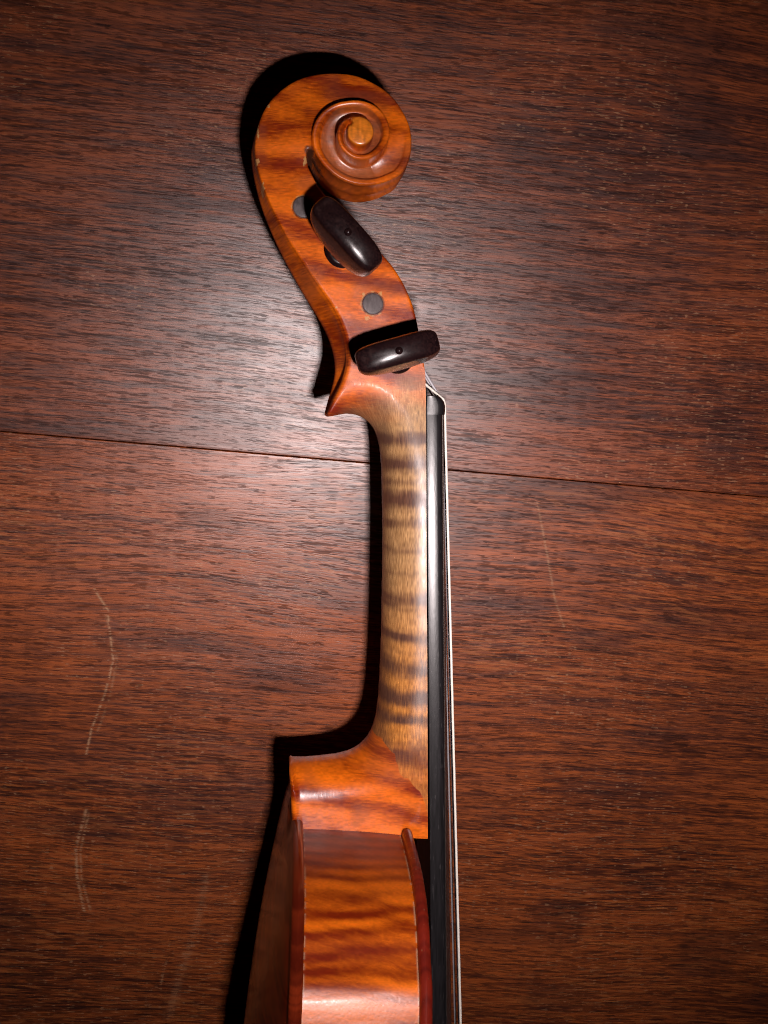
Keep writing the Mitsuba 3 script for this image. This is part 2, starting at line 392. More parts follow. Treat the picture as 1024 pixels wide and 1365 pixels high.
def peg_rough(p, n, uv):
    x, y, z = qpos(p)
    return 0.15 + 0.12 * fbm(x / 1.2, y / 1.2, z / 1.2) + 0.05 * noise(x / 0.2, y / 0.2, z / 0.2)


scene['mat_peg'] = {'type': 'twosided', 'bsdf': {'type': 'principled', 'base_color': mikit.proc(peg_col), 'roughness': mikit.proc(peg_rough), 'specular': 0.36}}
scene['mat_peg_tip'] = {'type': 'twosided', 'bsdf': {'type': 'principled', 'base_color': mikit.proc(lambda p, n, uv: mix((0.030, 0.021, 0.022), (0.150, 0.118, 0.120), fbm(p.x * 1500, p.y * 600, p.z * 600))), 'roughness': 0.5, 'specular': 0.4}}
scene['mat_string'] = {'type': 'principled', 'base_color': {'type': 'rgb', 'value': [0.88, 0.82, 0.73]}, 'roughness': 0.45, 'specular': 0.5}
scene['mat_wound_string'] = {'type': 'principled', 'base_color': {'type': 'rgb', 'value': [0.30, 0.29, 0.32]}, 'roughness': 0.4, 'metallic': 0.8}
scene['mat_string_grey'] = {'type': 'principled', 'base_color': {'type': 'rgb', 'value': [0.46, 0.44, 0.47]}, 'roughness': 0.4, 'specular': 0.5}
scene['mat_bridge'] = {'type': 'principled', 'base_color': {'type': 'rgb', 'value': [0.42, 0.27, 0.13]}, 'roughness': 0.5, 'specular': 0.4}


# ------------------------------------------------------------------ mesh helpers
BETA = math.radians(3.0)                        # the body leans back from the line of the neck


def lean(v):
    c, s_ = math.cos(BETA), math.sin(BETA)
    x, y = v[:, 0] - XB_IN, v[:, 1] - BODY_Y
    return np.c_[XB_IN + x * c + y * s_, BODY_Y - x * s_ + y * c, v[:, 2]]


def put(key, mesh, mat, smooth=35, body=False):
    """one entry of the scene from a mesh in the violin frame (mm)"""
    if isinstance(mesh, tuple):
        mesh = trimesh.Trimesh(mesh[0], mesh[1], process=True)
    m = trimesh.Trimesh(W(lean(mesh.vertices) if body else mesh.vertices), mesh.faces, process=False)
    scene[key] = mikit.ply(m, mat, smooth=smooth)


def put_normals(key, v, f, n, mat):
    path = meshkit.write_ply(trimesh.Trimesh(v, f, process=False), normals=n)
    scene[key] = {'type': 'ply', 'filename': path, 'face_normals': False, 'bsdf': {'type': 'ref', 'id': mat}}


def loft(rings, cap=True):
    """closed rings (k, m, 3) joined into a tube"""
    r = np.asarray(rings, float)
    k, m = r.shape[:2]
    i, j = np.meshgrid(np.arange(k - 1), np.arange(m), indexing='ij')
    a, b = i * m + j, i * m + (j + 1) % m
    f = np.concatenate([np.stack([a, b, b + m], -1).reshape(-1, 3), np.stack([a, b + m, a + m], -1).reshape(-1, 3)])
    v = r.reshape(-1, 3)
    if cap:
        v = np.vstack([v, r[0].mean(0), r[-1].mean(0)])
        jj = np.arange(m)
        f = np.vstack([f, np.stack([(jj + 1) % m, jj, jj * 0 + k * m], 1), np.stack([(k - 1) * m + jj, (k - 1) * m + (jj + 1) % m, jj * 0 + k * m + 1], 1)])
    out = trimesh.Trimesh(v, f, process=True)
    if out.volume < 0:
        out.invert()
    return out


def tube(path, rad, sides=10):
    p = np.asarray(path, float)
    t = np.gradient(p, axis=0)
    t /= np.linalg.norm(t, axis=1, keepdims=True)
    a = np.cross(t, [0, 0, 1.0])
    a /= np.linalg.norm(a, axis=1, keepdims=True)
    b = np.cross(t, a)
    g = np.arange(sides) * 2 * np.pi / sides
    rad = np.broadcast_to(rad, (len(p),))[:, None, None]
    return loft(p[:, None] + rad * (np.cos(g)[None, :, None] * a[:, None] + np.sin(g)[None, :, None] * b[:, None]))


def lathe(prof, centre, sides=40):
    """profile of (radius, z) turned about z"""
    g = np.arange(sides) * 2 * np.pi / sides
    return loft([[(centre[0] + r * math.cos(a), centre[1] + r * math.sin(a), z) for a in g] for r, z in prof])


def resample(p, step):
    p = np.asarray(p, float)
    s = np.r_[0, np.cumsum(np.linalg.norm(np.diff(p[:, :2], axis=0), axis=1))]
    k = max(2, int(round(s[-1] / step)) + 1)
    u = np.linspace(0, s[-1], k)
    return np.stack([np.interp(u, s, p[:, i]) for i in range(p.shape[1])], 1)


def spline(p, step):
    """smooth curve through the rows of p (x, y, attributes...), attributes joined monotonically"""
    p = np.asarray(p, float)
    s = np.r_[0, np.cumsum(np.linalg.norm(np.diff(p[:, :2], axis=0), axis=1))]
    u = np.linspace(0, s[-1], max(2, int(round(s[-1] / step)) + 1))
    xy = CubicSpline(s, p[:, :2])(u)
    rest = PchipInterpolator(s, p[:, 2:])(u) if p.shape[1] > 2 else np.zeros((len(u), 0))
    return np.hstack([xy, rest])


# ------------------------------------------------------------------ head, neck and heel: one carved piece of maple
def px_rows(rows):
    """rows (px, py, z, k, R, bulge, flute, cavity) -> (x, y, k, R, bulge, flute, cavity)"""
    return [[*at(r[0], r[1], r[2]), *r[3:]] for r in rows]


def c_rad(th):
    return np.where(th < TH_END, R_OF(np.minimum(th, TH_END)), R_OF(TH_END))


def c_pos(th, dr_=0.0):
    r = c_rad(th) + dr_
    return np.stack([CEN[0] + r * np.cos(-th), CEN[1] + r * np.sin(-th)], -1)


def z_edge(th):
    return np.where(th < TH_END, Z_OF(np.minimum(th, TH_END)), 21.0)


def bead(th):
    return np.clip((th - np.radians(-15)) / np.radians(75), 0, 1) ** 1.0


def floor_z(th, v):
    """the scooped ramp between the rim at th (v = 0) and the foot of the next turn's wall (v = 1)"""
    f = bead(th)
    late = np.clip((th - np.radians(330)) / np.radians(120), 0, 1)
    return z_edge(th) - f * 1.3 - f * 1.5 * np.sin(np.pi * np.clip(v, 0, 1)) * (1 - .5 * late) + (1.4 - 3.5 * f) * v * v


TH_NOTCH = float(np.interp(196.0, [195, 211], [ang[21], ang[20]]))
first = np.arange(ang[0], TH_NOTCH, np.radians(0.8))
P_first = c_pos(first)
att = np.zeros((len(first), 5))
att[:, 0] = 1 - 0.9 / z_edge(first)              # k: share of the half width that is wall
att[:, 1] = 0.9                                  # R: bevel
att[:, 2] = np.interp(first, [ang[0], ang[6], 9], [0.9, 0, 0])
att[:, 3] = np.interp(first, [ang[0], ang[3], 0, 9], [0.5, .8, .6, .45])
chin_up = px_rows([  # z, k, R, bulge of the back, flute, cavity
    (434.5, 552, 5, .55, 1.6, 0, .2, 0), (442, 536, 9, .78, 1.8, .6, 1.2, 0), (451, 519, 11.5, .85, 1.8, 1.4, 1.6, 0), (459, 501, 12.2, .88, 1.6, 2.2, 1.7, 0), (463.5, 482, 12.3, .9, 1.5, 3.0, 1.7, 0),
    (463, 464, 12.3, .9, 1.5, 3.4, 1.7, 0), (458, 441, 12.3, .9, 1.4, 3.8, 1.6, 0), (447, 416, 12.2, .91, 1.3, 4.0, 1.3, 0), (435, 397, 12.1, .91, 1.2, 3.9, 1.0, 0), (423, 380, 12, .91, 1.1, 3.6, .8, 0),
    (403, 350, 11.6, .91, 1, 3.1, .6, 0), (385, 322, 11.2, .91, 1, 2.5, .5, 0), (370, 294, 10.8, .91, 1, 2.1, .5, 0), (357, 266, 10.4, .91, .9, 1.7, .5, 0), (347, 238, 10, .91, .9, 1.3, .5, 0), (341, 215, 9.7, .91, .9, 1.0, .5, 0)])
a_first = np.hstack([P_first, att])
back = spline(chin_up + [a_first[0].tolist()], 0.45)[:-1]
notch = resample(px_rows([(417, 197, 12, .93, .6, 0, 0, 0), (411, 199, 10.2, .93, .6, 0, 0, 0), (408.5, 208, 10.2, .93, .6, 0, 0, 0), (411, 222, 10.3, .93, .6, 0, 0, 0), (424, 247.5, 10.6, .93, .6, 0, 0, 0)]), 0.4)[1:]
front = spline(px_rows([(424, 247.5, 10.6, .93, .6, 0, 0, 0), (440, 267, 10.9, .93, .7, 0, 0, 1), (461, 290, 11.3, .93, .8, 0, 0, 1), (488, 317, 11.6, .93, .8, 0, 0, 1), (513, 342, 11.9, .93, .8, 0, 0, 1), (530, 364, 12.1, .93, .8, 0, 0, 1),
                        (543, 388, 12.2, .93, .8, 0, 0, 1), (552, 412, 12.3, .93, .8, 0, 0, 1), (558, 440, 12.2, .95, .6, 0, 0, 1), (562, 465, 12.1, .96, .5, 0, 0, 1), (565.5, 487, 12, .97, .4, 0, 0, 1)]), 0.45)
FBX0 = at(568, 530, 12)[0]
flat = resample([[*at(565.5, 487, 12), 1, .3, 0, 0, 0], [*at(567, 500, 12), 1, .3, 0, 0, 0], [*at(568, 530, 12), 1, .05, 0, 0, 0], [*at(570.5, 1118, 16), 1, .05, 0, 0, 0]], 0.8)
foot = resample([[*at(570.5, 1118, 16), 1, .05, 0, 0, 0], [*at(548, 1117, 15.6), 1, .05, 0, 0, 0], [*at(536, 1140, 14), 1, .05, 0, 0, 0], [*at(406, 1150, 11), 1, .05, 0, 0, 0], [*at(404, 1104, 10.5), 1, .05, 0, 0, 0]], 0.8)
button = resample(px_rows([(389, 1094, 10.5, .8, 1.4, 0, 0, 0), (387, 1060, 10, .75, 1.4, 0, 0, 0), (385.5, 1030, 8, .6, 1.6, 0, 0, 0), (385.5, 1024, 6, .4, 2.2, 0, 0, 0)]), 0.45)
neckback = spline(px_rows([(386.3, 1018, 4, .2, 5, 0, 0, 0), (391, 1013, 1, .05, 11, 0, 0, 0), (405, 1011, 0, 0, 12.5, 0, 0, 0), (430, 1009, 0, 0, 12.5, 0, 0, 0), (455, 1005.5, 0, 0, 12.5, 0, 0, 0), (473, 999, 0, 0, 12.5, 0, 0, 0), (487, 988, 0, 0, 11.5, 0, 0, 0), (496, 973, 0, 0, 12, 0, 0, 0),
                           (502, 950, 0, 0, 13.1, 0, 0, 0), (505.5, 915, 0, 0, 13.1, 0, 0, 0), (508, 860, 0, 0, 13.1, 0, 0, 0), (509.5, 780, 0, 0, 13.1, 0, 0, 0), (510, 700, 0, 0, 13.1, 0, 0, 0), (509, 640, 0, 0, 13.1, 0, 0, 0), (507.5, 608, 0, 0, 12, 0, 0, 0), (503, 583, 0, 0, 11, 0, 0, 0),
                           (495, 566, 1, .03, 11.5, 0, 0, 0), (485, 557, 2, .08, 11.5, 0, 0, 0), (473, 552, 3, .18, 10.5, 0, 0, 0), (459, 551.5, 4, .3, 8, 0, 0, 0), (446, 554, 5, .45, 4.5, 0, 0, 0), (438, 555, 5, .55, 1.8, 0, 0, 0)]), 0.45)
GROUPS = [('back', np.vstack([back, a_first])), ('notch', notch), ('front', front), ('flat', flat), ('foot', foot), ('button', button), ('neckback', neckback)]
loop = np.vstack([g for _, g in GROUPS])
keep = np.r_[True, np.linalg.norm(np.diff(loop[:, :2], axis=0), axis=1) > 0.08]
loop = loop[keep]
gid = np.concatenate([np.full(len(back), -1), np.arange(len(a_first)), np.full(sum(len(g) for _, g in GROUPS[1:]), -1)])[keep]
poly = sg.Polygon(loop[:, :2]).buffer(0)
if poly.geom_type != 'Polygon':
    poly = max(poly.geoms, key=lambda g: g.area)

Wy = [(at(480, y, z)[1], z) for y, z in ((1118, 16.2), (1010, 15.9), (900, 14.8), (760, 13.6), (620, 12.5), (540, 12.0), (470, 12.3), (400, 12.3), (280, 10.9), (190, 9.5), (60, 9.3))]
W_OF = PchipInterpolator(*np.array(sorted(Wy)).T)
HX0, HX1, HY0, HY1 = at(386, 1050, 10)[0], at(560, 1050, 15)[0], at(480, 1030, 12)[1], at(480, 960, 12)[1]


def half_width(p):
    w = W_OF(p[:, 1])
    s = np.clip((HY1 - p[:, 1]) / (HY1 - HY0), 0, 1)
    s = s * s * (3 - 2 * s)
    taper = 0.74 + 0.26 * np.clip((p[:, 0] - HX0) / (HX1 - HX0), 0, 1) ** 2.2
    w = w * (1 + s * (taper - 1))
    # first turn of the volute
    r = np.linalg.norm(p - CEN, axis=1)
    th = -np.arctan2(p[:, 1] - CEN[1], p[:, 0] - CEN[0])
    th = np.where((th > 1.4) & (r > c_rad(np.maximum(th, ang[0])) + 0.05), th - 2 * np.pi, th)
    c1, c2 = c_rad(np.clip(th, ang[0], None)), c_rad(th + 2 * np.pi)
    wv = floor_z(np.maximum(th, ang[0]), np.clip((c1 - r) / np.maximum(c1 - c2, 1e-6), 0, 1))
    yb, yt = at(380, 235, 10)[1], at(380, 165, 10)[1]
    b = np.clip((p[:, 1] - yb) / (yt - yb), 0, 1)
    b = b * b * (3 - 2 * b)
    b = np.where((th > -1.5) & (r < c1 + 0.3), 1.0, b)
    return w * (1 - b) + wv * b


TREES = {}
for name, members in (('a', ('back',)), ('b', ('notch', 'front')), ('c', ('button',)), ('d', ('neckback',))):
    rows = np.vstack([g for k, g in GROUPS if k in members])
    TREES[name] = (cKDTree(rows[:, :2]), rows)


def face_z(p):
    w = half_width(p)
    fac = np.ones(len(p))
    for tree, rows in TREES.values():
        d, i = tree.query(p)
        k, R = rows[i, 2], rows[i, 3]
        t = np.clip(d / R, 0, 1)
        fac *= k + (1 - k) * np.sqrt(np.maximum(1 - (1 - t) ** 2.6, 0))
    return w * fac


# sample points: boundary, inset rings, grid, then the rows that follow the volute
pts = [loop[:, :2]]
for d in (0.06, 0.16, 0.32, 0.55, 0.85, 1.2, 1.7, 2.3, 3.0, 3.8, 4.7, 5.7, 6.8, 8.0, 9.3):
    g = poly.buffer(-d)
    for q in getattr(g, 'geoms', [g]):
        if q.is_empty or q.geom_type != 'Polygon':
            continue
        e = np.array(q.exterior.coords)
        pts.append(resample(e, min(0.9, max(0.42, d * 0.4)))[:-1])
x0, y0, x1, y1 = poly.bounds
gx, gy = np.meshgrid(np.arange(x0, x1, 0.9), np.arange(y0, y1, 0.9))
gxy = np.stack([gx.ravel() + 0.02 * np.sin(gy.ravel() * 7), gy.ravel() + 0.02 * np.cos(gx.ravel() * 9)], 1)
ins = shapely.contains_xy(poly.buffer(-0.7), gxy[:, 0], gxy[:, 1])
gxy = gxy[ins]
nb, _ = cKDTree(np.vstack(pts)).query(gxy)
pts.append(gxy[nb > 0.45])
base = np.vstack(pts)
# drop plain points inside the volute and close to its walls
r = np.linalg.norm(base - CEN, axis=1)
th = -np.arctan2(base[:, 1] - CEN[1], base[:, 0] - CEN[0])
th = np.where(th > np.pi * 0.9999, th - 2 * np.pi, th)
nl = len(loop)
drop = np.zeros(len(base), bool)
c1 = np.where(th >= ang[0], c_rad(np.maximum(th, ang[0])), 99)
c2 = c_rad(th + 2 * np.pi)
drop |= r < c2 + 0.55                                          # turns two, three and the eye
zone = np.degrees(th) > -15                                    # first turn, right and bottom: rows take over
drop |= zone & (r < c1 + 0.4) & (th < TH_NOTCH)
drop |= (th >= TH_NOTCH) & (r < c1 + 0.5)
drop[:nl] = False
base = base[~drop]
zb = face_z(base)
flat_rows = loop[:, 2] > 0.985
zb[:nl] = np.where(flat_rows, zb[:nl], half_width(base[:nl]) * np.clip(loop[:, 2], 0, 1))
on_rim = np.flatnonzero(gid >= 0)
rim_t = first[gid[on_rim]]
zb[on_rim] = np.where(rim_t > np.radians(-10), z_edge(rim_t) - 0.9, zb[on_rim])
P3 = [np.c_[base, zb]]
rows = []
ths = np.arange(np.radians(-14), TH_END + 0.01, np.radians(1.6))
for t in ths:
    f, on_edge = float(bead(t)), t < TH_NOTCH
    c, cn = float(c_rad(t)), float(c_rad(t + 2 * np.pi))
    ze = float(z_edge(t))
    if t >= TH_E0:                              # the last turn closes into the flat eye
        for off, z in ((0.0, ze - 0.9), (0.08, ze - 0.5), (0.22, ze - 0.18), (0.45, ze)):
            rows.append((CEN[0] + (c - off) * math.cos(-t), CEN[1] + (c - off) * math.sin(-t), z))
        for q in (0.86, 0.68, 0.5, 0.32, 0.16):
            if q > 0.45 or int(t / np.radians(1.6)) % 3 == 0:
                rows.append((CEN[0] + (c - .45) * q * math.cos(-t), CEN[1] + (c - .45) * q * math.sin(-t), ze + (21.0 - ze) * (1 - q) + 0.28 * (1 - q * q)))
        continue
    wid = c - cn
    if wid < 0.75:
        continue
    fl = lambda v: ze + (float(floor_z(np.array(t), np.array(v))) - ze) * min(1.0, wid / 2.4)
    bw = min(1.75, wid * 0.42)
    seq = []
    if not on_edge:
        seq += [(0.0, ze - 0.75)]
    seq += [(0.10, ze - 0.42), (0.26, ze - 0.16), (0.5, ze), (bw * 0.6, ze - 0.10 * f), (bw * 0.86, ze - 0.34 * f), (bw, ze - 0.62 * f), (bw + 0.14, ze - 0.95 * f)]
    for v in np.linspace((bw + 0.4) / wid, 1 - 0.55 / wid, max(3, int(wid / 0.7))):
        seq.append((v * wid, fl(v)))
    seq += [(wid - 0.28, fl(1 - .28 / wid) + .1), (wid - 0.12, fl(1.0) + 0.35)]
    for off, z in seq:
        rr = c - off
        rows.append((CEN[0] + rr * math.cos(-t), CEN[1] + rr * math.sin(-t), z))
# foot of the wall of turn two along the part that stands on the first turn's plain face
for t in np.arange(TH_NOTCH + 0.03, np.radians(346), np.radians(1.6)):
    tp = t - 2 * np.pi
    for off, lift in ((0.12, 0.35), (0.3, 0.1)):
        q = c_pos(np.array(t), off)
        z = float(half_width(q[None])[0]) + lift
        rows.append((*q, z))
rows.append((*CEN, 21.28))
rows = np.array(rows)
ok = shapely.contains_xy(poly.buffer(-0.02), rows[:, 0], rows[:, 1])
rows = rows[ok]
# rows near the boundary loop of the bottom: keep loop spacing
P3.append(rows)
P3 = np.vstack(P3)
_, uq = np.unique(np.round(P3[:, :2], 2), axis=0, return_index=True)
uq = np.sort(np.r_[np.arange(nl), uq[uq >= nl]])
P3 = P3[uq]
tri = Delaunay(P3[:, :2]).simplices
cen = P3[tri][:, :, :2].mean(1)
tri = tri[shapely.contains_xy(poly, cen[:, 0], cen[:, 1])]
a, b, c = (P3[tri[:, i], :2] for i in range(3))
cr = (b[:, 0] - a[:, 0]) * (c[:, 1] - a[:, 1]) - (b[:, 1] - a[:, 1]) * (c[:, 0] - a[:, 0])
tri[cr < 0] = tri[cr < 0][:, ::-1]
# the boundary the triangles really have
e = np.sort(np.vstack([tri[:, [0, 1]], tri[:, [1, 2]], tri[:, [2, 0]]]), axis=1)
d_e = np.vstack([tri[:, [0, 1]], tri[:, [1, 2]], tri[:, [2, 0]]])
_, inv, cnt = np.unique(e, axis=0, return_inverse=True, return_counts=True)
edge = d_e[cnt[inv.ravel()] == 1]
# attributes and inward normals per boundary vertex
lt = cKDTree(loop[:, :2])
nxt = dict(edge)
prv = {v: k for k, v in nxt.items()}
US = np.r_[1, .93, .85, .75, .64, .52, .40, .28, .15, 0]
US = np.r_[US, -US[-2::-1]]
bv = np.unique(edge)
cols = {}
V = [P3, P3 * [1, 1, -1]]
count = 2 * len(P3)
for v in bv:
    p = P3[v]
    _, li = lt.query(p[:2])
    k, R, bulge, flute, cav = loop[li, 2:7]
    q0, q1 = P3[prv.get(v, v)][:2], P3[nxt.get(v, v)][:2]
    tdir = q1 - q0
    tdir /= np.linalg.norm(tdir) + 1e-9
    out = np.array([tdir[1], -tdir[0]])
    ids = [v]
    colv = []
    for u in US[1:-1]:
        au = abs(u)
        off = bulge * (1 - au ** 2) - flute * np.clip(1 - ((au - 0.5) / 0.42) ** 2, 0, 1) ** 1.0
        if flute > 0.3:
            off += 0.25 * max(0, 1 - au / 0.12)
        zz = p[2] * u
        if cav > 0.02 and au < 0.62:
            off = -11.0 * min(1, cav * 1.3)
        colv.append([*(p[:2] + out * off), zz])
    ids += list(range(count, count + len(colv))) + [v + len(P3)]
    V.append(np.array(colv))
    count += len(colv)
    cols[v] = ids
F = [tri, tri[:, ::-1] + len(P3)]
side = []
for a_, b_ in edge:
    ca, cb = cols[a_], cols[b_]
    for i in range(len(ca) - 1):
        side += [(ca[i], ca[i + 1], cb[i + 1]), (ca[i], cb[i + 1], cb[i])]
ALLV = np.vstack(V)
hv, hf, hn, at_v = [], [], [], 0
for part_f in (tri, tri[:, ::-1] + len(P3), np.array(side)):
    used, ren = np.unique(part_f, return_inverse=True)
    m_ = trimesh.Trimesh(ALLV[used], ren.reshape(-1, 3), process=False)
    m_.update_faces(m_.area_faces > 1e-9)
    v_, f_, nn_ = meshkit.arrays(m_, True)
    hv.append(v_)
    hf.append(f_ + at_v)
    hn.append(nn_)
    at_v += len(v_)
hv, hf, hn = np.vstack(hv), np.vstack(hf), np.vstack(hn)
fc = hv[hf].mean(1)
Y_SC, Y_PB = at(430, 262, 10)[1], at(540, 515, 12)[1]
in_scroll = (fc[:, 1] > at(370, 205, 9)[1]) | ((fc[:, 1] > Y_SC) & (fc[:, 0] > at(412, 205, 10)[0] + 0.25) & (np.linalg.norm(fc[:, :2] - CEN, axis=1) < 17.5) & (fc[:, 0] - at(424, 247, 10)[0] > -(fc[:, 1] - at(424, 247, 10)[1]) * 0.25))
in_pb = ~in_scroll & (fc[:, 1] > Y_PB - 0.0 * fc[:, 0])
in_heel = fc[:, 1] < at(480, 985, 8)[1]
for key, sel in (('violin__scroll', in_scroll), ('violin__pegbox', in_pb), ('violin__neck', ~in_scroll & ~in_pb & ~in_heel), ('violin__heel', ~in_scroll & ~in_pb & in_heel)):
    ff = hf[sel]
    used, ren = np.unique(ff, return_inverse=True)
    put_normals(key, W(hv[used]), ren.reshape(-1, 3), Wd(hn[used]), 'mat_neck')
labels['violin'] = {'label': 'old red-brown varnished violin lying on its side on the dark oak table', 'category': 'violin'}
labels['violin__neck'] = {'label': 'bare worn neck with dark cross flames'}

# ------------------------------------------------------------------ fingerboard and nut
A0, A1 = at(568.3, 553, 12), at(576.5, 1365, 20)
XF = lambda y: A0[0] + (A1[0] - A0[0]) * (y - A0[1]) / (A1[1] - A0[1])
FB_END = A0[1] - 268
ys = np.linspace(A0[1], FB_END, 60)


def fb_ring(y, y_start, grow=0.0, top=0.0):
    hw = 12.0 + (y_start - y) / 268 * 9.0
    x = XF(y) + 0.02
    ring = []
    side = [(0.0, -0.12), (0.25, 0.0), (1.6, 0.14), (2.9, 0.22), (3.7, 0.10), (4.3, -0.3), (4.75, -1.0)]
    for h, o in side:
        ring.append((x + h + top * h / 4.75, y, hw + o + grow))
    zs = np.linspace(hw - 1.9, -(hw - 1.9), 21)
    for z in zs:
        ring.append((x + 5.05 + top + ((hw - 1.9) ** 2 - z * z) / 84, y, z))
    for h, o in side[::-1]:
        ring.append((x + h + top * h / 4.75, y, -(hw + o + grow)))
    return ring


put('violin__fingerboard', loft([fb_ring(y, A0[1]) for y in ys]), 'mat_ebony', 40)
N0, N1 = at(568, 527, 12)[1], A0[1] + 0.05
nut = []
for y, t in ((N1, 0.5), (N1 + 1.2, 0.62), (N1 + 2.6, 0.6), (N1 + 3.8, 0.3), (N1 + 4.7, -0.4), (N0 - 0.2, -1.2), (N0, -2.0)):
    nut.append([(a_, y, c_) for a_, b_, c_ in fb_ring(A0[1], A0[1], 0.06, t)])
put('violin__nut', loft(nut), 'mat_ebony', 40)

# ------------------------------------------------------------------ body
half = [(0, 0), (0.0, 9), (0.2, 20), (1.1, 36), (3.8, 50), (8.8, 60), (15.5, 67), (19.3, 71.2), (25, 74.2), (37, 77.7), (54, 79.7), (70, 80.2), (86, 78.8), (103, 74), (118, 68), (130, 64.2), (138, 65.5), (143, 71), (146.5, 74.5),
        (149.5, 71.5), (152, 63), (160, 56.3), (172, 53), (186, 52.2), (202, 54.2), (216, 60), (226, 69), (231, 81), (233.5, 88.2), (237, 88.5), (240, 84.5), (246, 84), (258, 92), (270, 97.8), (283, 99.7), (300, 97), (316, 90), (331, 79), (343, 62), (350.5, 42), (354.5, 20), (355, 0)]
half = np.array(half, float)
hs = np.r_[0, np.cumsum(np.linalg.norm(np.diff(half, axis=0), axis=1))]
hc = PchipInterpolator(hs, half)(np.linspace(0, hs[-1], 420))
outline = np.vstack([np.c_[hc[:, 1], BODY_Y - hc[:, 0]], np.c_[-hc[-2:0:-1, 1], BODY_Y - hc[-2:0:-1, 0]]])     # (z, y)
opoly = sg.Polygon(outline).buffer(0)


def plate(poly, x_in, sign, thick, arch, slow):
    rings = [resample(np.array(poly.exterior.coords), 1.1)[:-1]]
    for d in (0.12, 0.4, 0.8, 1.3, 1.9, 2.6, 3.5, 4.6, 6, 8, 10.5, 13.5, 17, 21, 26, 32, 40, 50, 62, 75):
        g = poly.buffer(-d)
        for q in getattr(g, 'geoms', [g]):
            if not q.is_empty and q.geom_type == 'Polygon':
                rings.append(resample(np.array(q.exterior.coords), min(5.0, max(1.1, d * .25)))[:-1])
    p = np.vstack(rings)
    n0 = len(rings[0])
    t = Delaunay(p).simplices
    cc = p[t].mean(1)
    t = t[shapely.contains_xy(poly, cc[:, 0], cc[:, 1])]
    d = shapely.distance(poly.exterior, shapely.points(p))
    d[:n0] = 0
    e = 1.7
    edge_h = np.sqrt(np.maximum(1 - (1 - np.clip(d / e, 0, 1)) ** 2, 0))
    s = np.clip((d - 3.0) / 80.0, 0, 1)
    a = arch * (1 - (1 - s) ** slow) * (s > 0) - 0.5 * np.exp(-((d - 4.5) / 2.0) ** 2)
    up = thick * 0.5 + thick * 0.5 * edge_h + a
    dn = thick * 0.5 - thick * 0.5 * edge_h
    v = np.vstack([np.c_[x_in + sign * up, p[:, 1], p[:, 0]], np.c_[x_in + sign * dn, p[:, 1], p[:, 0]]])
    m = trimesh.Trimesh(v, np.vstack([t, t[:, ::-1] + len(p)]), process=True)
    m.merge_vertices(digits_vertex=5)
    trimesh.repair.fix_normals(m)
    return m


BACK_T = XB_IN - at(389, 1140, 20)[0]
back_poly = sg.Polygon(np.vstack([outline])).union(sg.Polygon([(-8, BODY_Y - 3), (-8, BODY_Y + 8), (-7, BODY_Y + 11), (-4, BODY_Y + 12.6), (4, BODY_Y + 12.6), (7, BODY_Y + 11), (8, BODY_Y + 8), (8, BODY_Y - 3)])).buffer(0)
put('violin__back', plate(back_poly, XB_IN, -1, BACK_T, 12.0, 1.35), 'mat_back', 45, True)
mortise = sg.box(-16.5, BODY_Y - 3.6, 16.5, BODY_Y + 5)
put('violin__top', plate(opoly.difference(mortise), XT_IN, 1, 3.2, 10.0, 1.05), 'mat_top', 45, True)
ribline = np.array(opoly.buffer(-2.8).exterior.coords)
ribline = resample(ribline, 1.0)[:-1]
rib = []
for x in np.linspace(XB_IN - 0.2, XT_IN + 0.2, 8):
    rib.append(np.c_[np.full(len(ribline), x), ribline[:, 1], ribline[:, 0]])
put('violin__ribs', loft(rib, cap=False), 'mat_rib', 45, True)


# ------------------------------------------------------------------ pegs
def sup(a, b, n, m=48):
    t = np.arange(m) * 2 * np.pi / m
    c, s = np.cos(t), np.sin(t)
    return np.stack([a * np.sign(c) * np.abs(c) ** (2 / n), b * np.sign(s) * np.abs(s) ** (2 / n)], 1)


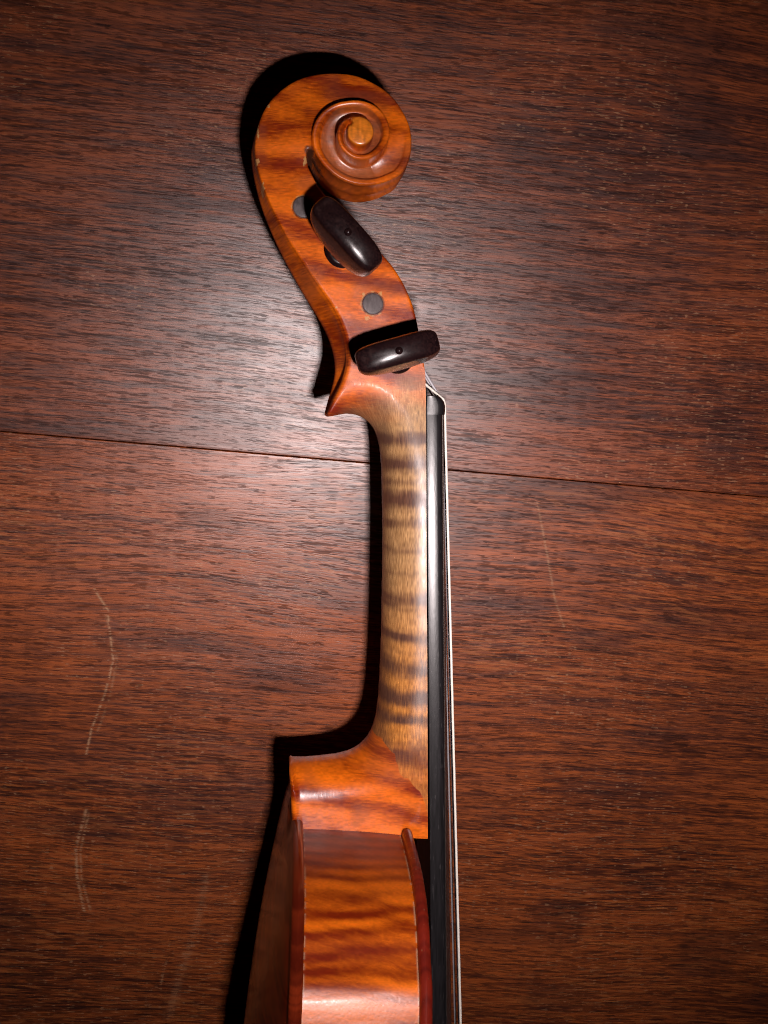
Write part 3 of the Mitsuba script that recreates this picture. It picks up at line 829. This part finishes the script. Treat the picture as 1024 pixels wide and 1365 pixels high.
def peg(key, base_px, base_z, head_px, turn, top, fat, square):
    """turn: direction of the thumb leaf in degrees; top: z of its crown"""
    bx, by = at(*base_px, base_z)
    hx, hy = at(*head_px, top - 3)
    ca, sa = math.cos(math.radians(turn)), math.sin(math.radians(turn))
    cx = lambda z: np.array([np.interp(z, [base_z, top - 3], [bx, hx]), np.interp(z, [base_z, top - 3], [by, hy])])

    def level(z, a, b, n, crown=0.0):
        s = sup(a, b, n)
        zz = z - crown * (s[:, 0] / 11.5) ** 2
        c = cx(z)
        return np.c_[c[0] + s[:, 0] * ca - s[:, 1] * sa, c[1] + s[:, 0] * sa + s[:, 1] * ca, zz]

    sh = [level(z, r_, r_, 2) for z, r_ in ((-base_z - 1.0, 2.9), (-8, 3.1), (8, 3.6), (base_z + 4.6, 3.9))]
    put(key + '__shank', loft(sh), 'mat_peg', 35)
    co = [level(base_z + z, r_, r_, 2) for z, r_ in ((3.2, 3.5), (3.3, 4.3), (3.7, 4.75), (4.2, 4.8), (4.7, 4.5), (5.0, 4.0), (5.3, 3.5))]
    put(key + '__collar', loft(co), 'mat_peg', 35)
    z0 = base_z + 5.0
    L = top - z0
    lv = [(0.00, 3.3, 3.3, 2, 0), (0.07, 3.1, 3.1, 2, 0), (0.16, 3.3, 3.2, 2, 0), (0.24, 4.6, 3.9, 2.2, 0), (0.32, 7.0, 4.3, 2.6, 0), (0.41, 9.2, 4.6, 3.0, 0), (0.52, 10.6, 4.65, 3.6, .1), (0.64, 11.2, 4.5, 4.4, .3), (0.76, 11.4, 4.3, 5.2, .7),
          (0.86, 11.4, 4.0, 6, 1.1), (0.93, 11.25, 3.8, 6.5, 1.4), (0.965, 11.05, 3.6, 6.5, 1.6), (0.985, 10.75, 3.25, 6.2, 1.7), (1.0, 9.9, 2.5, 5, 1.6), (1.012, 6, 1.2, 3, 1.3)]
    lv = [(s_, a_, b_ * (1 + (fat - 1) * min(1, s_ / .3)), min(n_, square), c_) for s_, a_, b_, n_, c_ in lv]
    hd = [level(z0 + L * s, a, b, n, cr) for s, a, b, n, cr in lv]
    put(key + '__head', loft(hd), 'mat_peg', 40)
    c = cx(top)
    put(key + '__pin', lathe([(0.95, top - 0.4), (1.05, top - .05), (1.0, top + .35), (0.75, top + .72), (0.4, top + .92), (0.1, top + .98)], c, 20), 'mat_peg', 60)
    return cx


peg('violin__peg', (530, 477), 12.0, (530.5, 468.5), 16.0, 40.5, 0.95, 4.6)
peg('violin__peg_001', (455, 338), 11.6, (463, 312), -47.0, 41.0, 1.02, 4.0)
for i, ((hx, hy), z) in enumerate(zip(HOLES, (11.2, 12.3))):
    key = 'violin__peg_%03d' % (i + 2)
    put(key + '__tip', lathe([(2.9, -12), (3.0, z - 1.0), (3.06, z + 0.02), (2.98, z + 0.20), (2.8, z + 0.30), (2.4, z + 0.36), (1.5, z + 0.40), (0.5, z + 0.42)], (hx, hy)), 'mat_peg_tip', 40)
    put(key + '__shank', lathe([(3.0, -12), (3.4, -z - 5), (3.3, -z - 8)], (hx, hy), 32), 'mat_peg', 35)
    sgn = 1 if i else -1
    rows_ = [(-z - 6, 3.3, 3.3, 2), (-z - 10, 4.6, 4.0, 2.2), (-z - 14, 9, 4.8, 3), (-z - 20, 11.2, 4.6, 4), (-z - 25, 10.9, 4.0, 4.5), (-z - 26.5, 9.5, 3, 4)]
    hd = []
    for zz, a, b, n in rows_:
        s = sup(a, b, n)
        g = math.radians(-40 + 75 * i)
        hd.append(np.c_[hx + s[:, 0] * math.cos(g) - s[:, 1] * math.sin(g), hy + s[:, 0] * math.sin(g) + s[:, 1] * math.cos(g), np.full(len(s), zz)])
    put(key + '__head', loft(hd), 'mat_peg', 40)

# ------------------------------------------------------------------ strings, bridge
B_Y = BODY_Y - 195
Xn = XF(N1) + 5.05 + 0.9
s_bot = at(612.5, 1365, 10)
slope = (s_bot[0] - at(593.5, 553, 8)[0]) / (s_bot[1] - at(593.5, 553, 8)[1])
for i, (zn, zb_, rad, mat) in enumerate(((8.2, 17, .36, 'mat_string'), (2.8, 5.8, .40, 'mat_string_grey'), (-2.8, -5.8, .36, 'mat_string_grey'), (-8.2, -17, .30, 'mat_string_grey'))):
    lift = (8.2 ** 2 - zn ** 2) / 84 + 0.0
    xn = at(593.3, 553, 8.2)[0] + lift * 0.2
    yb = N1 + 1.5
    path = []
    peg_y, peg_x = [(at(517, 486, 0)), at(452, 334, 0), at(497, 405, 0), at(405, 276, 0)][i][::-1]
    end = np.array([peg_x + 3.2, peg_y + 0.5])
    nutp = np.array([xn - 0.5, N0 - 1.0])
    for t in np.linspace(0, 1, 14):
        q = end * (1 - t) + nutp * t
        path.append((*q, zn * (0.35 + 0.65 * t)))
    for yy, xx in ((N0 - 2.2, xn - 0.12), (N0 - 3.6, xn + 0.02)):
        path.append((xx, yy, zn))
    for y in np.linspace(N1, B_Y, 40):
        t = (N1 - y) / (N1 - B_Y)
        path.append((xn + (y - N1) * slope + t * (17 ** 2 - zb_ ** 2) / 90 * 0.45, y, zn + (zb_ - zn) * t))
    last = path[-1]
    for t in np.linspace(0.1, 1, 10):
        path.append((last[0] - 22 * t, last[1] - 54 * t, last[2] * (1 - 0.35 * t)))
    put('violin__string' + ('' if i == 0 else '_%03d' % i), tube(path, rad), mat, 60)
labels['violin__string'] = {'label': 'pale outermost string catching the light'}
bx_top = XF(B_Y) + 5.0 + 22
xs = XT_IN + 3.7 + 14.5
b_top = XF(N1) + 6 + (B_Y - N1) * slope
bridge = sg.Polygon([(xs - 3, 20.5), (xs - 3, 10), (xs + 4, 8), (xs + 6, 0), (xs + 4, -8), (xs - 3, -10), (xs - 3, -20.5), (xs + 2, -21), (xs + 12, -16), (b_top - 2, -20), (b_top + 1.2, -12), (b_top + 3.0, 0), (b_top + 1.2, 12), (b_top - 2, 20), (xs + 12, 16), (xs + 2, 21)])
bm = trimesh.creation.extrude_polygon(bridge, 3.2, engine='earcut')
bm.vertices = np.c_[bm.vertices[:, 0], B_Y - 1.6 + bm.vertices[:, 2], bm.vertices[:, 1]]
put('violin__bridge', bm, 'mat_bridge', False)
tp = [[(last[0] - 22 - 0.02 * s * 10 + (1.5 if k in (1, 2) else -3.5), last[1] - 54 - s, (w if k < 2 else -w)) for k in range(4)] for s, w in ((-6, 20), (0, 21), (40, 15), (108, 9))]
put('violin__tailpiece', loft(tp), 'mat_ebony', 30)

# ------------------------------------------------------------------ table
labels['table_top'] = {'label': 'dark varnished oak table top of wide planks under the violin', 'kind': 'structure'}
LEN = 1100.0


def plank(b0, b1, a0, a1, th=24.0, r=0.35):
    prof = [(b0 + 0.12, -th), (b1 - 0.12, -th), (b1 - 0.12, -r * 2), (b1 - 0.2, -r * 0.5), (b1 - 0.36, -r * 0.1), (b1 - 0.9, 0), (b0 + 0.9, 0), (b0 + .36, -r * 0.1), (b0 + 0.2, -r * 0.5), (b0 + 0.12, -r * 2)]
    prof = [np.array(q) for q in prof]
    rings = [[[*(GU * a + GV * (b + SV)), z] for b, z in prof] for a in (a0, a1)]
    m = loft(rings)
    m.apply_scale(0.001)
    return m


mid = float(np.mean([S0, S1], axis=0) @ GU)
for i, k in enumerate((-1, 0, -2, 1, -3)):
    key = 'table_top__plank' + ('' if i == 0 else '_%03d' % i)
    scene[key] = mikit.ply(plank(k * PLANK, (k + 1) * PLANK, mid - LEN / 2, mid + LEN / 2), 'mat_table', smooth=False)
